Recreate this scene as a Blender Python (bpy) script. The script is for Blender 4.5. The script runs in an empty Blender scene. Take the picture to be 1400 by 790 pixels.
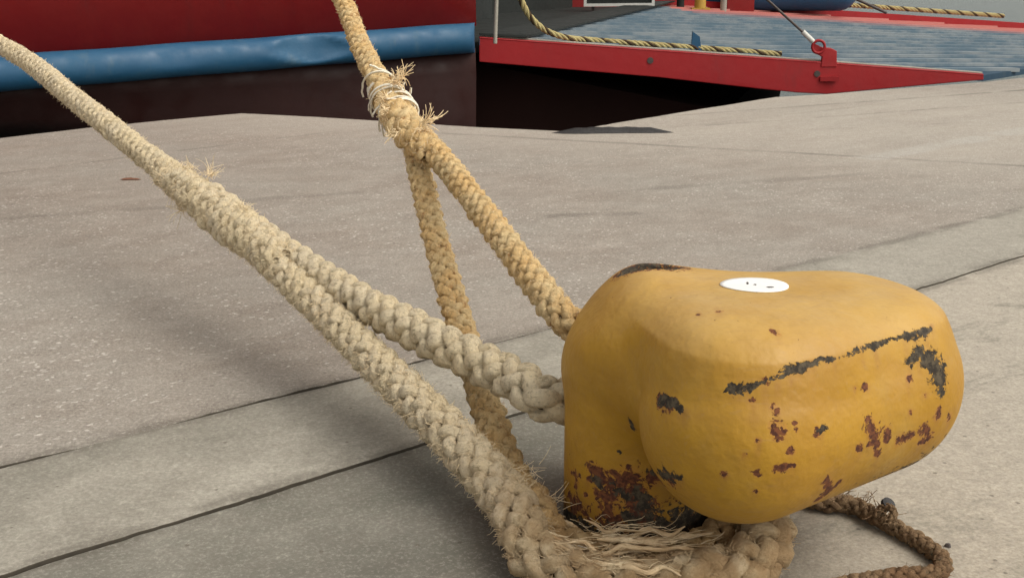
import bpy, bmesh, math, random
import numpy as np
from mathutils import Vector, Matrix, noise as mnoise
from mathutils.bvhtree import BVHTree
R = math.radians
random.seed(7); np.random.seed(7)
S = bpy.context.scene
COL = S.collection

# ------------------------------------------------------------------ camera, light, exposure
H = 1.2; PITCH = R(15.9); F = 1600.0; CX, CY = 700.0, 395.0
cam = bpy.data.cameras.new('camera'); camo = bpy.data.objects.new('camera', cam); COL.objects.link(camo)
camo.location = (0, 0, H); camo.rotation_euler = (R(90) - PITCH, 0, 0)
cam.sensor_width = 36; cam.lens = 36 * F / 1400; cam.clip_start = 0.05; cam.clip_end = 6000
S.camera = camo

SUN_EL, SUN_AZ = R(52), R(115)      # azimuth measured from +Y clockwise: sun to the right, a little behind the camera
w = bpy.data.worlds.new('World'); S.world = w; w.use_nodes = True
nt = w.node_tree; nt.nodes.clear()
sky = nt.nodes.new('ShaderNodeTexSky'); sky.sky_type = 'NISHITA'; sky.sun_disc = False
sky.sun_elevation = SUN_EL; sky.sun_rotation = SUN_AZ; sky.dust_density = 4; sky.air_density = 1.0
hs = nt.nodes.new('ShaderNodeHueSaturation'); hs.inputs['Saturation'].default_value = 0.12   # overcast: nearly colourless
tint = nt.nodes.new('ShaderNodeMixRGB'); tint.blend_type = 'MULTIPLY'; tint.inputs[0].default_value = 1
tint.inputs[2].default_value = (1.0, 0.96, 0.885, 1)
bg = nt.nodes.new('ShaderNodeBackground'); bg.inputs['Strength'].default_value = 0.15
wo = nt.nodes.new('ShaderNodeOutputWorld')
nt.links.new(sky.outputs[0], hs.inputs['Color']); nt.links.new(hs.outputs[0], tint.inputs[1])
nt.links.new(tint.outputs[0], bg.inputs[0]); nt.links.new(bg.outputs[0], wo.inputs[0])
sun = bpy.data.lights.new('sun', 'SUN'); sun.energy = 0.5; sun.angle = R(55); sun.color = (1, .95, .86)
suno = bpy.data.objects.new('sun', sun); COL.objects.link(suno)
sd = Vector((math.sin(SUN_AZ) * math.cos(SUN_EL), math.cos(SUN_AZ) * math.cos(SUN_EL), math.sin(SUN_EL)))
suno.rotation_euler = sd.to_track_quat('Z', 'Y').to_euler(); suno.location = (6, -6, 12)
S.view_settings.view_transform = 'Standard'; S.view_settings.look = 'None'
S.view_settings.exposure = 0.56; S.view_settings.gamma = 1
S.render.engine = 'CYCLES'

# ------------------------------------------------------------------ helpers
CF = Vector((0, math.cos(PITCH), -math.sin(PITCH))); CU = Vector((0, math.sin(PITCH), math.cos(PITCH))); CP = Vector((0, 0, H))
def ray(u, v): return CF + Vector((1, 0, 0)) * ((u - CX) / F) + CU * (-(v - CY) / F)
def P(u, v, d): return CP + ray(u, v) * d                       # at depth d
def G(u, v, z=0.0): r = ray(u, v); return CP + r * ((z - H) / r.z)   # on the level z
def PY(u, v, y): r = ray(u, v); return CP + r * (y / r.y)

def tag(o, label=None, cat=None, group=None, kind=None):
    if label: o['label'] = label
    if cat: o['category'] = cat
    if group: o['group'] = group
    if kind: o['kind'] = kind
    return o
def empty(name, loc=(0, 0, 0)):
    o = bpy.data.objects.new(name, None); COL.objects.link(o); o.location = loc; return o
def link(name, me, mat=None, parent=None):
    o = bpy.data.objects.new(name, me); COL.objects.link(o)
    if mat: me.materials.append(mat)
    if parent:
        o.parent = parent
        bpy.context.view_layer.update()
        o.matrix_parent_inverse = parent.matrix_world.inverted()
    return o
class MB:
    def __init__(s): s.v = []; s.f = []; s.sm = []
    def add(s, vs, fs, smooth=False):
        n = len(s.v); s.v += [tuple(v) for v in vs]
        for f in fs: s.f.append(tuple(i + n for i in f)); s.sm.append(smooth)
    def prism(s, pts, ext):                                        # polygon (3D points) extruded by vector
        n = len(pts); ext = Vector(ext)
        vs = [Vector(p) for p in pts] + [Vector(p) + ext for p in pts]
        fs = [tuple(range(n))[::-1], tuple(range(n, 2 * n))] + [(i, (i + 1) % n, (i + 1) % n + n, i + n) for i in range(n)]
        s.add(vs, fs)
    def box(s, c, a, b, d):                                        # centre, three half-axis vectors
        c = Vector(c); a = Vector(a); b = Vector(b); d = Vector(d)
        s.prism([c - a - b - d, c + a - b - d, c + a + b - d, c - a + b - d], d * 2)
    def tube(s, pts, r, n=8, cap=True, closed=False):
        pts = [Vector(p) for p in pts]; m = len(pts)
        rs = r if hasattr(r, '__len__') else [r] * m
        T, N, B = frames(pts)
        vs = []
        for i in range(m):
            for k in range(n):
                a = 2 * math.pi * k / n
                vs.append(pts[i] + (N[i] * math.cos(a) + B[i] * math.sin(a)) * rs[i])
        fs = [(i * n + k, i * n + (k + 1) % n, (i + 1) * n + (k + 1) % n, (i + 1) * n + k) for i in range(m - 1) for k in range(n)]
        s.add(vs, fs, True)
        if cap:
            s.add(vs[:n], [tuple(range(n))[::-1]]); s.add(vs[-n:], [tuple(range(n))])
    def mesh(s, name, recalc=True):
        me = bpy.data.meshes.new(name); me.from_pydata(s.v, [], s.f); me.update()
        me.polygons.foreach_set('use_smooth', s.sm)
        if recalc:
            bm = bmesh.new(); bm.from_mesh(me); bmesh.ops.recalc_face_normals(bm, faces=bm.faces); bm.to_mesh(me); bm.free()
        return me
    def build(s, name, mat, parent=None, bevel=0):
        o = link(name, s.mesh(name), mat, parent)
        if bevel:
            b = o.modifiers.new('b', 'BEVEL'); b.width = bevel; b.segments = 2; b.limit_method = 'ANGLE'
        return o
def frames(pts):
    m = len(pts); T = []
    for i in range(m):
        t = pts[min(i + 1, m - 1)] - pts[max(i - 1, 0)]
        T.append(t.normalized() if t.length > 1e-9 else Vector((0, 0, 1)))
    n = T[0].orthogonal().normalized()
    up = Vector((0, 0, 1)) - T[0] * T[0].z
    if up.length > .1: n = up.normalized()
    N = []; B = []
    for t in T:
        n = (n - t * n.dot(t)).normalized(); N.append(n); B.append(t.cross(n))
    return T, N, B
def spline(ctrl, step):
    c = [Vector(p) for p in ctrl]; c = [c[0] * 2 - c[1]] + c + [c[-1] * 2 - c[-2]]
    out = []
    for i in range(1, len(c) - 2):
        p0, p1, p2, p3 = c[i - 1:i + 3]
        # centripetal-ish through bezier with limited tangents
        d = (p2 - p1).length
        t1 = (p2 - p0).normalized() * d; t2 = (p3 - p1).normalized() * d
        for k in range(24):
            t = k / 24; t2_ = t * t; t3_ = t2_ * t
            out.append(p1 * (2 * t3_ - 3 * t2_ + 1) + t1 * (t3_ - 2 * t2_ + t) + p2 * (-2 * t3_ + 3 * t2_) + t2 * (t3_ - t2_))
    out.append(c[-2])
    a = np.array(out); L = np.concatenate([[0], np.cumsum(np.linalg.norm(np.diff(a, axis=0), axis=1))])
    n = max(2, int(L[-1] / step)); s = np.linspace(0, L[-1], n)
    return np.stack([np.interp(s, L, a[:, k]) for k in range(3)], 1), s

# ------------------------------------------------------------------ materials
class NT:
    def __init__(s, name, rough=.8, spec=.3):
        s.m = bpy.data.materials.new(name); s.m.use_nodes = True; s.t = s.m.node_tree
        s.b = s.t.nodes['Principled BSDF']; s.b.inputs['Roughness'].default_value = rough
        s.b.inputs['Specular IOR Level'].default_value = spec
    def n(s, kind, **kw):
        x = s.t.nodes.new('ShaderNode' + kind)
        for k, v in kw.items():
            if k in x.inputs.keys(): s.put(x.inputs[k], v)
            else: setattr(x, k, v)
        return x
    def put(s, sock, v):
        if isinstance(v, bpy.types.NodeSocket): s.t.links.new(v, sock)
        elif isinstance(v, bpy.types.Node): s.t.links.new(v.outputs[0], sock)
        elif isinstance(v, tuple) and len(v) == 3 and sock.type == 'RGBA': sock.default_value = (*v, 1)
        else: sock.default_value = v
    def pos(s): return s.n('NewGeometry').outputs['Position']
    def map(s, vec, scale=(1, 1, 1), rot=(0, 0, 0), loc=(0, 0, 0)):
        x = s.n('Mapping'); s.put(x.inputs['Vector'], vec); x.inputs['Scale'].default_value = scale
        x.inputs['Rotation'].default_value = rot; x.inputs['Location'].default_value = loc; return x.outputs[0]
    def noise(s, vec, scale, detail=4, rough=.55, dist=0):
        x = s.n('TexNoise'); s.put(x.inputs['Vector'], vec); x.inputs['Scale'].default_value = scale
        x.inputs['Detail'].default_value = detail; x.inputs['Roughness'].default_value = rough; x.inputs['Distortion'].default_value = dist
        return x.outputs['Fac']
    def vor(s, vec, scale, out='Distance', feature='F1'):
        x = s.n('TexVoronoi'); x.feature = feature; s.put(x.inputs['Vector'], vec); x.inputs['Scale'].default_value = scale; return x.outputs[out]
    def ramp(s, fac, a, b, to=(0, 1)):
        x = s.n('MapRange'); x.interpolation_type = 'SMOOTHSTEP'; s.put(x.inputs[0], fac)
        for i, v in zip((1, 2, 3, 4), (a, b, *to)): x.inputs[i].default_value = v
        return x.outputs[0]
    def math(s, op, a, b=0.0, c=0.0):
        x = s.n('Math'); x.operation = op; s.put(x.inputs[0], a); s.put(x.inputs[1], b)
        if op in ('MULTIPLY_ADD',): s.put(x.inputs[2], c)
        return x.outputs[0]
    def mix(s, fac, a, b, mode='MIX'):
        x = s.n('MixRGB'); x.blend_type = mode; s.put(x.inputs[0], fac); s.put(x.inputs[1], a); s.put(x.inputs[2], b); return x.outputs[0]
    def attr(s, name, out='Fac'): x = s.n('Attribute'); x.attribute_name = name; return x.outputs[out]
    def color(s, c): s.put(s.b.inputs['Base Color'], c)
    def bump(s, h, strength=.3, dist=.01, normal=None):
        x = s.n('Bump'); s.put(x.inputs['Height'], h); x.inputs['Strength'].default_value = strength; x.inputs['Distance'].default_value = dist
        if normal: s.put(x.inputs['Normal'], normal)
        s.t.links.new(x.outputs[0], s.b.inputs['Normal']); return x.outputs[0]
    def line(s, pos, a, b, width, wob=.0, wobscale=3, brk=None):
        """mask 1 on the segment a-b in plan (a crack or joint that is really there)"""
        a = Vector((a[0], a[1], 0)); b = Vector((b[0], b[1], 0)); d = (b - a); L = d.length; ang = math.atan2(d.y, d.x)
        x = s.map(pos, (1, 1, 1), (0, 0, -ang), (0, 0, 0))
        # rotate the offset too
        ra = Matrix.Rotation(-ang, 4, 'Z') @ a
        sp = s.n('SeparateXYZ'); s.put(sp.inputs[0], x)
        X = s.math('SUBTRACT', sp.outputs[0], ra.x); Y = s.math('SUBTRACT', sp.outputs[1], ra.y)
        nz = s.noise(pos, wobscale, 5)
        Y = s.math('MULTIPLY_ADD', s.math('SUBTRACT', nz, .5), wob, Y)
        m = s.ramp(s.math('ABSOLUTE', Y), width, width * .35)
        m = s.math('MULTIPLY', m, s.math('MULTIPLY', s.ramp(X, -.02, .05), s.ramp(X, L + .02, L - .05)))
        if brk: m = s.math('MULTIPLY', m, s.ramp(s.noise(pos, brk, 4), .35, .55))
        return m

def paint(name, col, col2=None, rough=.45, ns=3, grime=.35, grimecol=(.06, .05, .04)):
    m = NT(name, rough, .4); p = m.pos()
    c = m.mix(m.noise(p, ns, 6, .6), col, col2 or tuple(x * .75 for x in col))
    g = m.ramp(m.noise(m.map(p, (1, 1, .35)), ns * 2.3, 8, .7), .52, .75)
    c = m.mix(m.math('MULTIPLY', g, grime), c, grimecol)
    m.color(c); m.bump(m.noise(p, ns * 6, 6, .6), .25, .01)
    m.put(m.b.inputs['Roughness'], m.ramp(m.noise(p, ns * 3, 5), .3, .7, (rough - .1, rough + .2)))
    return m.m

# --- concrete
J1a, J1b = G(-200, 690), G(1700, 209)          # joint between aggregate apron and smooth strip
J2a, J2b = G(-200, 850), G(1700, 256)          # joint between strip and slab
jd = (J1b - J1a).normalized(); jang = math.atan2(jd.y, jd.x)
def concrete(name, kind):
    m = NT(name, .9, .25); p = m.pos()
    al = m.map(p, (1, 1, 1), (0, 0, -jang)); st = m.map(al, (.75, 1.35, 1))
    big = m.noise(p, .9, 5, .6); med = m.noise(st, 4, 7, .65); fine = m.noise(p, 60, 5, .7); mott = m.noise(p, 9, 8, .7)
    if kind == 'agg':
        c = m.mix(m.ramp(med, .3, .7), (.285, .24, .20), (.395, .35, .30))
        c = m.mix(m.ramp(big, .35, .7), c, m.mix(.5, c, (.37, .36, .32)))
        c = m.mix(m.math('MULTIPLY', m.ramp(mott, .45, .7), .35), c, (.22, .195, .17))
        # worn stones showing through: pale chips, some dark
        v = m.n('TexVoronoi'); v.inputs['Scale'].default_value = 62; v.inputs['Randomness'].default_value = 1
        wv = m.n('TexNoise'); m.put(wv.inputs['Vector'], p); wv.inputs['Scale'].default_value = 35; wv.inputs['Detail'].default_value = 3
        wa = m.n('VectorMath'); wa.operation = 'MULTIPLY_ADD'; m.put(wa.inputs[0], wv.outputs['Color']); wa.inputs[1].default_value = (.03, .03, 0); m.put(wa.inputs[2], m.map(al, (.75, 1, 0)))
        m.put(v.inputs['Vector'], wa.outputs[0])
        sep = m.n('SeparateColor'); m.put(sep.inputs[0], v.outputs['Color'])
        dn = m.noise(p, 2.2, 4, .6)
        dn = m.math('MULTIPLY_ADD', m.noise(p, .7, 3, .6), .9, m.math('MULTIPLY', dn, .6))
        thr = m.ramp(dn, .62, .95, (.99, .5))
        on = m.math('GREATER_THAN', sep.outputs[0], thr)
        blob = m.math('MULTIPLY', m.ramp(v.outputs['Distance'], .46, .18), m.ramp(m.noise(p, 26, 4), .3, .5))
        chip = m.math('MULTIPLY', on, blob)
        c = m.mix(m.math('MULTIPLY', chip, .9), c, m.mix(m.noise(p, 120, 2), (.60, .54, .48), (.80, .76, .70)))
        dk = m.math('MULTIPLY', m.math('GREATER_THAN', sep.outputs[1], .9), m.ramp(v.outputs['Distance'], .4, .2))
        c = m.mix(m.math('MULTIPLY', dk, .55), c, (.13, .10, .085))
        c = m.mix(m.ramp(fine, .35, .7, (0, .45)), c, m.mix(.55, c, (.15, .13, .11)))
        # long joints and cracks of the apron
        for (a, b, wd, wob, br, k) in [((600, 182), (1420, 228), .022, .06, 2.5, .95), ((-20, 240), (470, 178), .014, .05, 3, .4),
                                       ((930, 186), (1420, 163), .016, .04, 3, .5), ((890, 178), (1200, 143), .02, .05, 2, .4), ((960, 172), (1430, 138), .02, .06, 2.5, .9), ((900, 160), (1420, 122), .02, .06, 3, .9), ((740, 296), (880, 291), .03, .1, 4, .5), ((0, 300), (500, 262), .03, .15, 3, .3), ((830, 262), (1200, 236), .03, .15, 2, .3)]:
            c = m.mix(m.math('MULTIPLY', m.line(p, G(*a), G(*b), wd * 2, wob, 2, br), k), c, (.07, .06, .05))
        far_m = m.line(p, G(300, 120), G(1700, 185), 3.2, .6, .6)
        c = m.mix(m.math('MULTIPLY', far_m, m.ramp(m.noise(m.map(al, (.5, 1.6, 1)), 1.2, 8, .7), .3, .7, (.35, .8))), c, (.50, .455, .39))
        c = m.mix(m.math('MULTIPLY', m.line(p, G(1180, 218), G(1430, 172), .13, .1, 2, 2), .5), c, (.50, .48, .44))   # pale laitance strip
        hgt = m.math('MULTIPLY_ADD', chip, .5, m.math('MULTIPLY_ADD', mott, .6, fine))
        m.bump(hgt, .55, .006)
    else:
        if kind == 'strip': a, b, dkc = (.32, .30, .25), (.44, .415, .35), (.24, .23, .19)
        else: a, b, dkc = (.165, .162, .132), (.265, .255, .215), (.10, .10, .082)
        c = m.mix(m.ramp(med, .3, .7), a, b)
        c = m.mix(m.ramp(big, .42, .66), c, dkc)
        sp = m.n('SeparateXYZ'); m.put(sp.inputs[0], p)
        if kind == 'slab':   # sandier concrete on the right of the bollard, darker and greener on the left
            e = m.ramp(m.math('MULTIPLY_ADD', m.noise(p, 1.5, 5), .5, sp.outputs[0]), .55, 1.0)
            c = m.mix(e, c, m.mix(med, (.43, .375, .295), (.50, .44, .35)))
            c = m.mix(m.math('MULTIPLY', m.math('SUBTRACT', 1.0, e), m.ramp(m.noise(st, 2.6, 6, .65), .5, .72, (0, .5))), c, (.125, .135, .105))
        c = m.mix(m.ramp(mott, .45, .75, (0, .45)), c, m.mix(.5, c, (.17, .15, .12)))
        c = m.mix(m.ramp(sp.outputs[0], .6, 1.8, (0, .45)), c, (.47, .44, .38))
        c = m.mix(m.ramp(m.noise(m.map(al, (.8, 1.6, 1)), 2.1, 8, .75, 1.2), .52, .68, (0, .55 if kind == 'slab' else .35)), c, (.15, .15, .115))
        c = m.mix(m.ramp(m.noise(m.map(al, (.9, 1.7, 1), (0, 0, 0), (3, 7, 0)), 1.7, 8, .75, .8), .56, .72, (0, .45)), c, (.46, .43, .36))
        if kind == 'slab':
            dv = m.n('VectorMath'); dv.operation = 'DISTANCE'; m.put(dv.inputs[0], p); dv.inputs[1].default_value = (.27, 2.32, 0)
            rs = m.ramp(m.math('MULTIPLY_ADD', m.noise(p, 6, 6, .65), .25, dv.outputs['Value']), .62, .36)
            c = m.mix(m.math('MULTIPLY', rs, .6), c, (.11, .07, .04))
        spk = m.n('TexVoronoi'); spk.inputs['Scale'].default_value = 45; m.put(spk.inputs['Vector'], p)
        sep = m.n('SeparateColor'); m.put(sep.inputs[0], spk.outputs['Color'])
        d = m.math('MULTIPLY', m.math('GREATER_THAN', sep.outputs[0], .975), m.ramp(spk.outputs['Distance'], .3, .15))
        c = m.mix(m.math('MULTIPLY', d, .7), c, (.09, .07, .05))
        streak = m.ramp(m.noise(m.map(al, (.8, 9, 1)), 1.9, 8, .75, .5), .6, .70, (0, .4))
        c = m.mix(streak, c, dkc)
        c = m.mix(m.ramp(fine, .4, .7, (0, .35)), c, m.mix(.5, c, (.14, .13, .11)))
        m.bump(m.math('MULTIPLY_ADD', mott, 1.0, fine), .35, .004)
    # dirt and spalling beside the joints
    for (a_, b_) in ((J1a, J1b), (J2a, J2b)):
        if kind == 'agg' and a_ is J2a: continue
        if kind == 'slab' and a_ is J1a: continue
        for (w_, k_) in ((.045, .42), (.10, .12)):
            c = m.mix(m.math('MULTIPLY', m.line(p, a_, b_, w_, .05, 5, 6), k_), c, (.07, .06, .045))
    c = m.mix(m.ramp(m.noise(p, 160, 3, .6), .3, .7, (.25, 0)), c, (.10, .09, .08))
    c = m.mix(m.ramp(m.noise(p, 110, 3, .6), .55, .75, (0, .3 if kind == 'agg' else .12)), c, (.6, .56, .5))
    sand = m.noise(p, 95, 6, .85)
    c = m.mix(m.ramp(sand, .40, .50, (.42 if kind == 'agg' else .28, 0)), c, (.13, .115, .095))
    c = m.mix(m.ramp(sand, .51, .62, (0, .38 if kind == 'agg' else .24)), c, (.62, .58, .51))
    c = m.mix(m.ramp(m.noise(p, 22, 8, .8), .42, .60, (.22, 0)), c, (.16, .14, .12))
    m.color(c)
    return m.m
M = {}
M['agg'] = concrete('aggregate_concrete', 'agg'); M['strip'] = concrete('smooth_concrete', 'strip'); M['slab'] = concrete('stained_concrete', 'slab')
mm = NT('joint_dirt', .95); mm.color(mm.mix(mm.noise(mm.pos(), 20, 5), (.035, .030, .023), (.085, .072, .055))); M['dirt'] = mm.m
mm = NT('quay_wall', .9); mm.color(mm.mix(mm.noise(mm.pos(), 3, 6), (.05, .05, .04), (.12, .11, .09))); M['wall'] = mm.m
M['red'] = paint('red_hull_paint', (.25, .008, .008), (.19, .008, .008), .6, 1.2, .5, (.10, .02, .02))
M['rampred'] = paint('red_ramp_paint', (.33, .007, .010), (.25, .007, .010), .55, 2, .4, (.16, .02, .02))
M['blue'] = paint('blue_fender_paint', (.013, .070, .155), (.022, .10, .185), .5, 2.5, .4, (.10, .15, .17))
M['brown'] = paint('antifouling', (.036, .008, .006), (.018, .005, .0045), .6, 1.5, .3, (.02, .012, .01))
M['hullshade'] = paint('shade_black_hull', (.007, .006, .006), (.012, .008, .007), .7, 2, .2, (.01, .008, .007))  # shadow under the overhanging hull put into the colour
bm_ = NT('shaded_antifouling', .95, .05); bm_.color(bm_.mix(bm_.noise(bm_.pos(), 1.5, 5), (.010, .005, .004), (.018, .008, .007))); M['bowb'] = bm_.m  # antifouling darkened: shade under the ramp put into the colour
M['dark'] = paint('dark_deck_paint', (.008, .011, .010), (.016, .020, .018), .7, 2, .3, (.02, .015, .012))
M['white'] = paint('white_paint', (.7, .7, .66), None, .5, 3, .2)
M['grey'] = paint('grey_line', (.35, .33, .28), None, .6, 4, .2)
M['steel'] = paint('dark_steel', (.05, .04, .04), (.09, .07, .06), .5, 10, .3, (.12, .04, .02))
M['yellow'] = paint('yellow_deck_paint', (.5, .33, .06), None, .5, 10, .4)
M['black'] = paint('black_rubber', (.016, .015, .016), (.03, .028, .028), .6, 20, .3, (.06, .05, .045))
M['leaf'] = paint('dry_leaf', (.22, .09, .05), (.15, .07, .045), .8, 30, .3)
M['stone'] = paint('pale_stone', (.5, .47, .42), (.35, .32, .28), .9, 60, .3)
# ramp deck: worn blue
mm = NT('worn_blue_ramp_paint', .55, .4); p = mm.pos()
RD = None
# water
wt = NT('sea_water', .12, .5); p = wt.pos()
wt.color(wt.mix(wt.noise(p, .4, 4), (.05, .085, .085), (.09, .13, .125)))
wt.bump(wt.math('ADD', wt.noise(wt.map(p, (1, 1.6, 1)), 2.2, 6, .6), wt.math('MULTIPLY', wt.noise(p, .5, 3), 2.0)), .8, .12)
M['water'] = wt.m

# ------------------------------------------------------------------ quay, water
def wob_edge(a, b, n, amp, seed, sc=3):
    out = []
    d = (b - a); nrm = Vector((-d.y, d.x, 0)).normalized()
    for i in range(n + 1):
        q = a + d * (i / n)
        o = mnoise.noise(Vector((q.x * sc, q.y * sc, seed))) * amp + mnoise.noise(Vector((q.x * sc * 6, q.y * sc * 6, seed))) * amp * .5
        out.append(Vector((q.x, q.y, 0)) + nrm * o)
    return out
def slab(name, outline, mat, top=0, thick=.3):
    mb = MB(); mb.prism([Vector((p.x, p.y, top - thick)) for p in outline], (0, 0, thick))
    o = mb.build(name, mat, bevel=.004); tag(o, kind='structure')
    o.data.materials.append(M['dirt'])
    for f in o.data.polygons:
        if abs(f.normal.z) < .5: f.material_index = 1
    return o
EDGE_PX = [(-260, 217), (-90, 200), (0, 189), (120, 175), (230, 164), (330, 155), (430, 160), (560, 168), (650, 174), (780, 180)]
EDGE2_PX = [(790, 177), (850, 167), (960, 149), (1060, 133), (1130, 129), (1230, 121), (1345, 112.5), (1420, 104)]
edge = [G(*e) for e in EDGE_PX]
edge[0] = edge[1] + (edge[1] - edge[2]).normalized() * 14
e2 = [G(*e) for e in EDGE2_PX]
edge = edge + e2 + [e2[-1] + (e2[-1] - e2[-3]).normalized() * 16]
edge_f = []
for a, b in zip(edge[:-1], edge[1:]):
    n = max(2, int((b - a).length / .06)) if (b - a).length < 6 else 20
    edge_f += wob_edge(a, b, n, .012, 5)[:-1]
edge_f.append(edge[-1])
gap = Vector((-jd.y, jd.x, 0))
j1 = wob_edge(J1a - jd * 12, J1b + jd * 8, 1600, .018, 1.5, 4)
def shut(p): return .12 + .88 * min(1, max(0, (1.3 - p.x) / 1.2))
j1s = [p - gap * shut(p) * (.008 + .024 * max(0, mnoise.noise(Vector((p.x * 2, p.y * 2, 9))))) for p in wob_edge(J1a - jd * 12, J1b + jd * 8, 1600, .006, 8.5)]
j2d = (J2b - J2a).normalized(); g2 = Vector((-j2d.y, j2d.x, 0))
j2 = wob_edge(J2a - j2d * 12, J2b + j2d * 8, 1600, .009, 2.5, 4)
j2s = [p - g2 * shut(p) * (.0042 + .0065 * mnoise.noise(Vector((p.x * 3, p.y * 3, 4)))) for p in j2]
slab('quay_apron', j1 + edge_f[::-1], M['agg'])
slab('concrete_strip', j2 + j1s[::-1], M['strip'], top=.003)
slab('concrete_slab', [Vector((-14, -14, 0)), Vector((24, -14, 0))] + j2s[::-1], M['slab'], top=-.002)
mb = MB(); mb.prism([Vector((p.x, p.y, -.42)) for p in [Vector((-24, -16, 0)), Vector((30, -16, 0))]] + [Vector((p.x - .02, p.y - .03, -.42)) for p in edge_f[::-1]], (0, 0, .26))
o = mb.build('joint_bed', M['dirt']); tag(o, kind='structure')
mb = MB(); mb.prism([Vector((p.x, p.y, -3)) for p in [Vector((-24, -16, 0)), Vector((30, -16, 0))]] + [Vector((p.x - .01, p.y - .02, -3)) for p in edge_f[::-1]], (0, 0, 2.675))
o = mb.build('quay_wall', M['wall']); tag(o, kind='structure')
mb = MB(); mb.add([(-3000, -500, -1.35), (3000, -500, -1.35), (3000, 4500, -1.35), (-3000, 4500, -1.35)], [(0, 1, 2, 3)])
o = mb.build('water', M['water']); tag(o, kind='structure')

# ------------------------------------------------------------------ ferry
A = PY(655, 53, 11.0); B = PY(1345, 103, 11.78)
ferry = empty('ferry', (-3, 14, -1.35))
tag(ferry, 'red ferry hull with blue fender tube moored beyond the quay, bow ramp lowered', 'ferry')
# near bow quarter of the hull: stations along the side, profile from bulwark down to under water
st0 = PY(0, 100, 9.0); st1 = PY(650, 51, 11.0)
hd = Vector((st1.x - st0.x, st1.y - st0.y, 0)).normalized(); hn = Vector((hd.y, -hd.x, 0))      # hn points to the quay
Lh = Vector((st1.x - st0.x, st1.y - st0.y, 0)).length
def hull_z(t): return st0.z + (st1.z - st0.z) * t
def station(t):
    p = Vector((st0.x, st0.y, 0)) + hd * (Lh * t)
    return p, hull_z(t)
TR = .135
def strip_sheet(ts, rows, thick=.05):
    mb = MB(); fn = rows if callable(rows) else (lambda t: rows); n = len(fn(0)); vs = []
    for t in ts:
        p, z = station(t)
        for (off, dz) in fn(t): vs.append(p + hn * off + Vector((0, 0, z + dz)))
    fs = [(i * n + k, (i + 1) * n + k, (i + 1) * n + k + 1, i * n + k + 1) for i in range(len(ts) - 1) for k in range(n - 1)]
    mb.add(vs, fs, True)
    return mb
ts = [-3.2 + 4.2 * i / 40 for i in range(41)]
def solid(mb, name, mat, parent, th=.04):
    o = mb.build(name, mat, parent); s = o.modifiers.new('s', 'SOLIDIFY'); s.thickness = th; s.offset = 0; return o
solid(strip_sheet(ts, [(-.10, 3.2), (-.06, 2.2), (-.03, 1.2), (0, .1)]), 'hull_side', M['red'], ferry)
def brow(t): k = max(0, t); f = 1 - .9 * k; return [(-.02, -.1), (-.10 * f, -.22 - .1 * k), (-.20 * f, -.36 - .4 * k), (-.33 * f, -.50 - .8 * k)]
def trow(t): k = max(0, t); f = 1 - .9 * k; return [(-.33 * f, -.503 - .8 * k), (-.5 * f, -.75 - .6 * k), (-.8, -1.4), (-.9, -2.4)]
solid(strip_sheet(ts, brow), 'hull_bottom', M['brown'], ferry)
solid(strip_sheet(ts, trow), 'shaded_lower_hull', M['hullshade'], ferry)  # black band stands for the shadow below the raked bow
# blue fender tube with a dent
pe_x = station(1.0)[0].x - .005
tt = np.linspace(-3.2, 1.0, 260); pts = []; nk = 28; vs = []; fs = []
# dent location: pixel (415,75)
dentp = P(415, 72, 9.9)
for i, t in enumerate(tt):
    p, z = station(t); c = p + hn * .06 + Vector((0, 0, z))
    for k in range(nk):
        a = 2 * math.pi * k / nk
        r = TR * (1 + .02 * math.sin(t * 23) * math.sin(a))
        q = c + hn * (math.cos(a) * r) + Vector((0, 0, math.sin(a) * r))
        s = (t - (dentp.x - st0.x) / (hd.x * Lh)) * Lh
        e = (abs(s) / .36) ** 1.5 + (abs(q.z - (z + .02 - s * .05)) / .12) ** 1.6
        if math.cos(a) > -.2 and e < 1:
            q -= hn * (.085 * (1 - e) ** .55)
        s2 = s + 1.15
        e = (s2 / .3) ** 2 + ((q.z - (z + .06)) / .12) ** 2
        if math.cos(a) > -.2 and e < 1: q -= hn * (.02 * (1 - e))
        q.x = min(q.x, pe_x)
        vs.append(q)
fs = [(i * nk + k, i * nk + (k + 1) % nk, (i + 1) * nk + (k + 1) % nk, (i + 1) * nk + k) for i in range(len(tt) - 1) for k in range(nk)]
mb = MB(); mb.add(vs, fs, True); mb.add(vs[-nk:], [tuple(range(nk))])
mb.build('fender_tube', M['blue'], ferry)
# bow end plate that closes the hull at its right corner, a lower bow extended under the ramp to darken the gap
pe, ze = station(1.0)
A2 = Vector((A.x, A.y, 0))
RA = (Vector((B.x, B.y, 0)) - A2).normalized()                     # ramp axis in plan
HF = PY(885, 8, 18.9)                                              # far hinge
hingev = (Vector((HF.x, HF.y, 0)) - A2)
mb = MB()
c0 = pe + Vector((0.0, .02, 0))
mb.prism([c0 + Vector((0, 0, .62)), c0 + hingev.normalized() * .5 + Vector((0, 0, .62)), c0 + hingev.normalized() * .5 + Vector((0, 0, 3.6)), c0 + Vector((0, 0, 3.6))], -hd * .12)
mb.build('bow_post', M['dark'], ferry)
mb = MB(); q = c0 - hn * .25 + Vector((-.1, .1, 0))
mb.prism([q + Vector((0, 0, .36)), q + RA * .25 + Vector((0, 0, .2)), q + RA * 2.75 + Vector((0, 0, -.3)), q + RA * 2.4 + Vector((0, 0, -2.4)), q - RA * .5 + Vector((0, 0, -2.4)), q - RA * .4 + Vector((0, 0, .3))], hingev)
mb.build('bow_bottom', M['bowb'], ferry)
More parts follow.
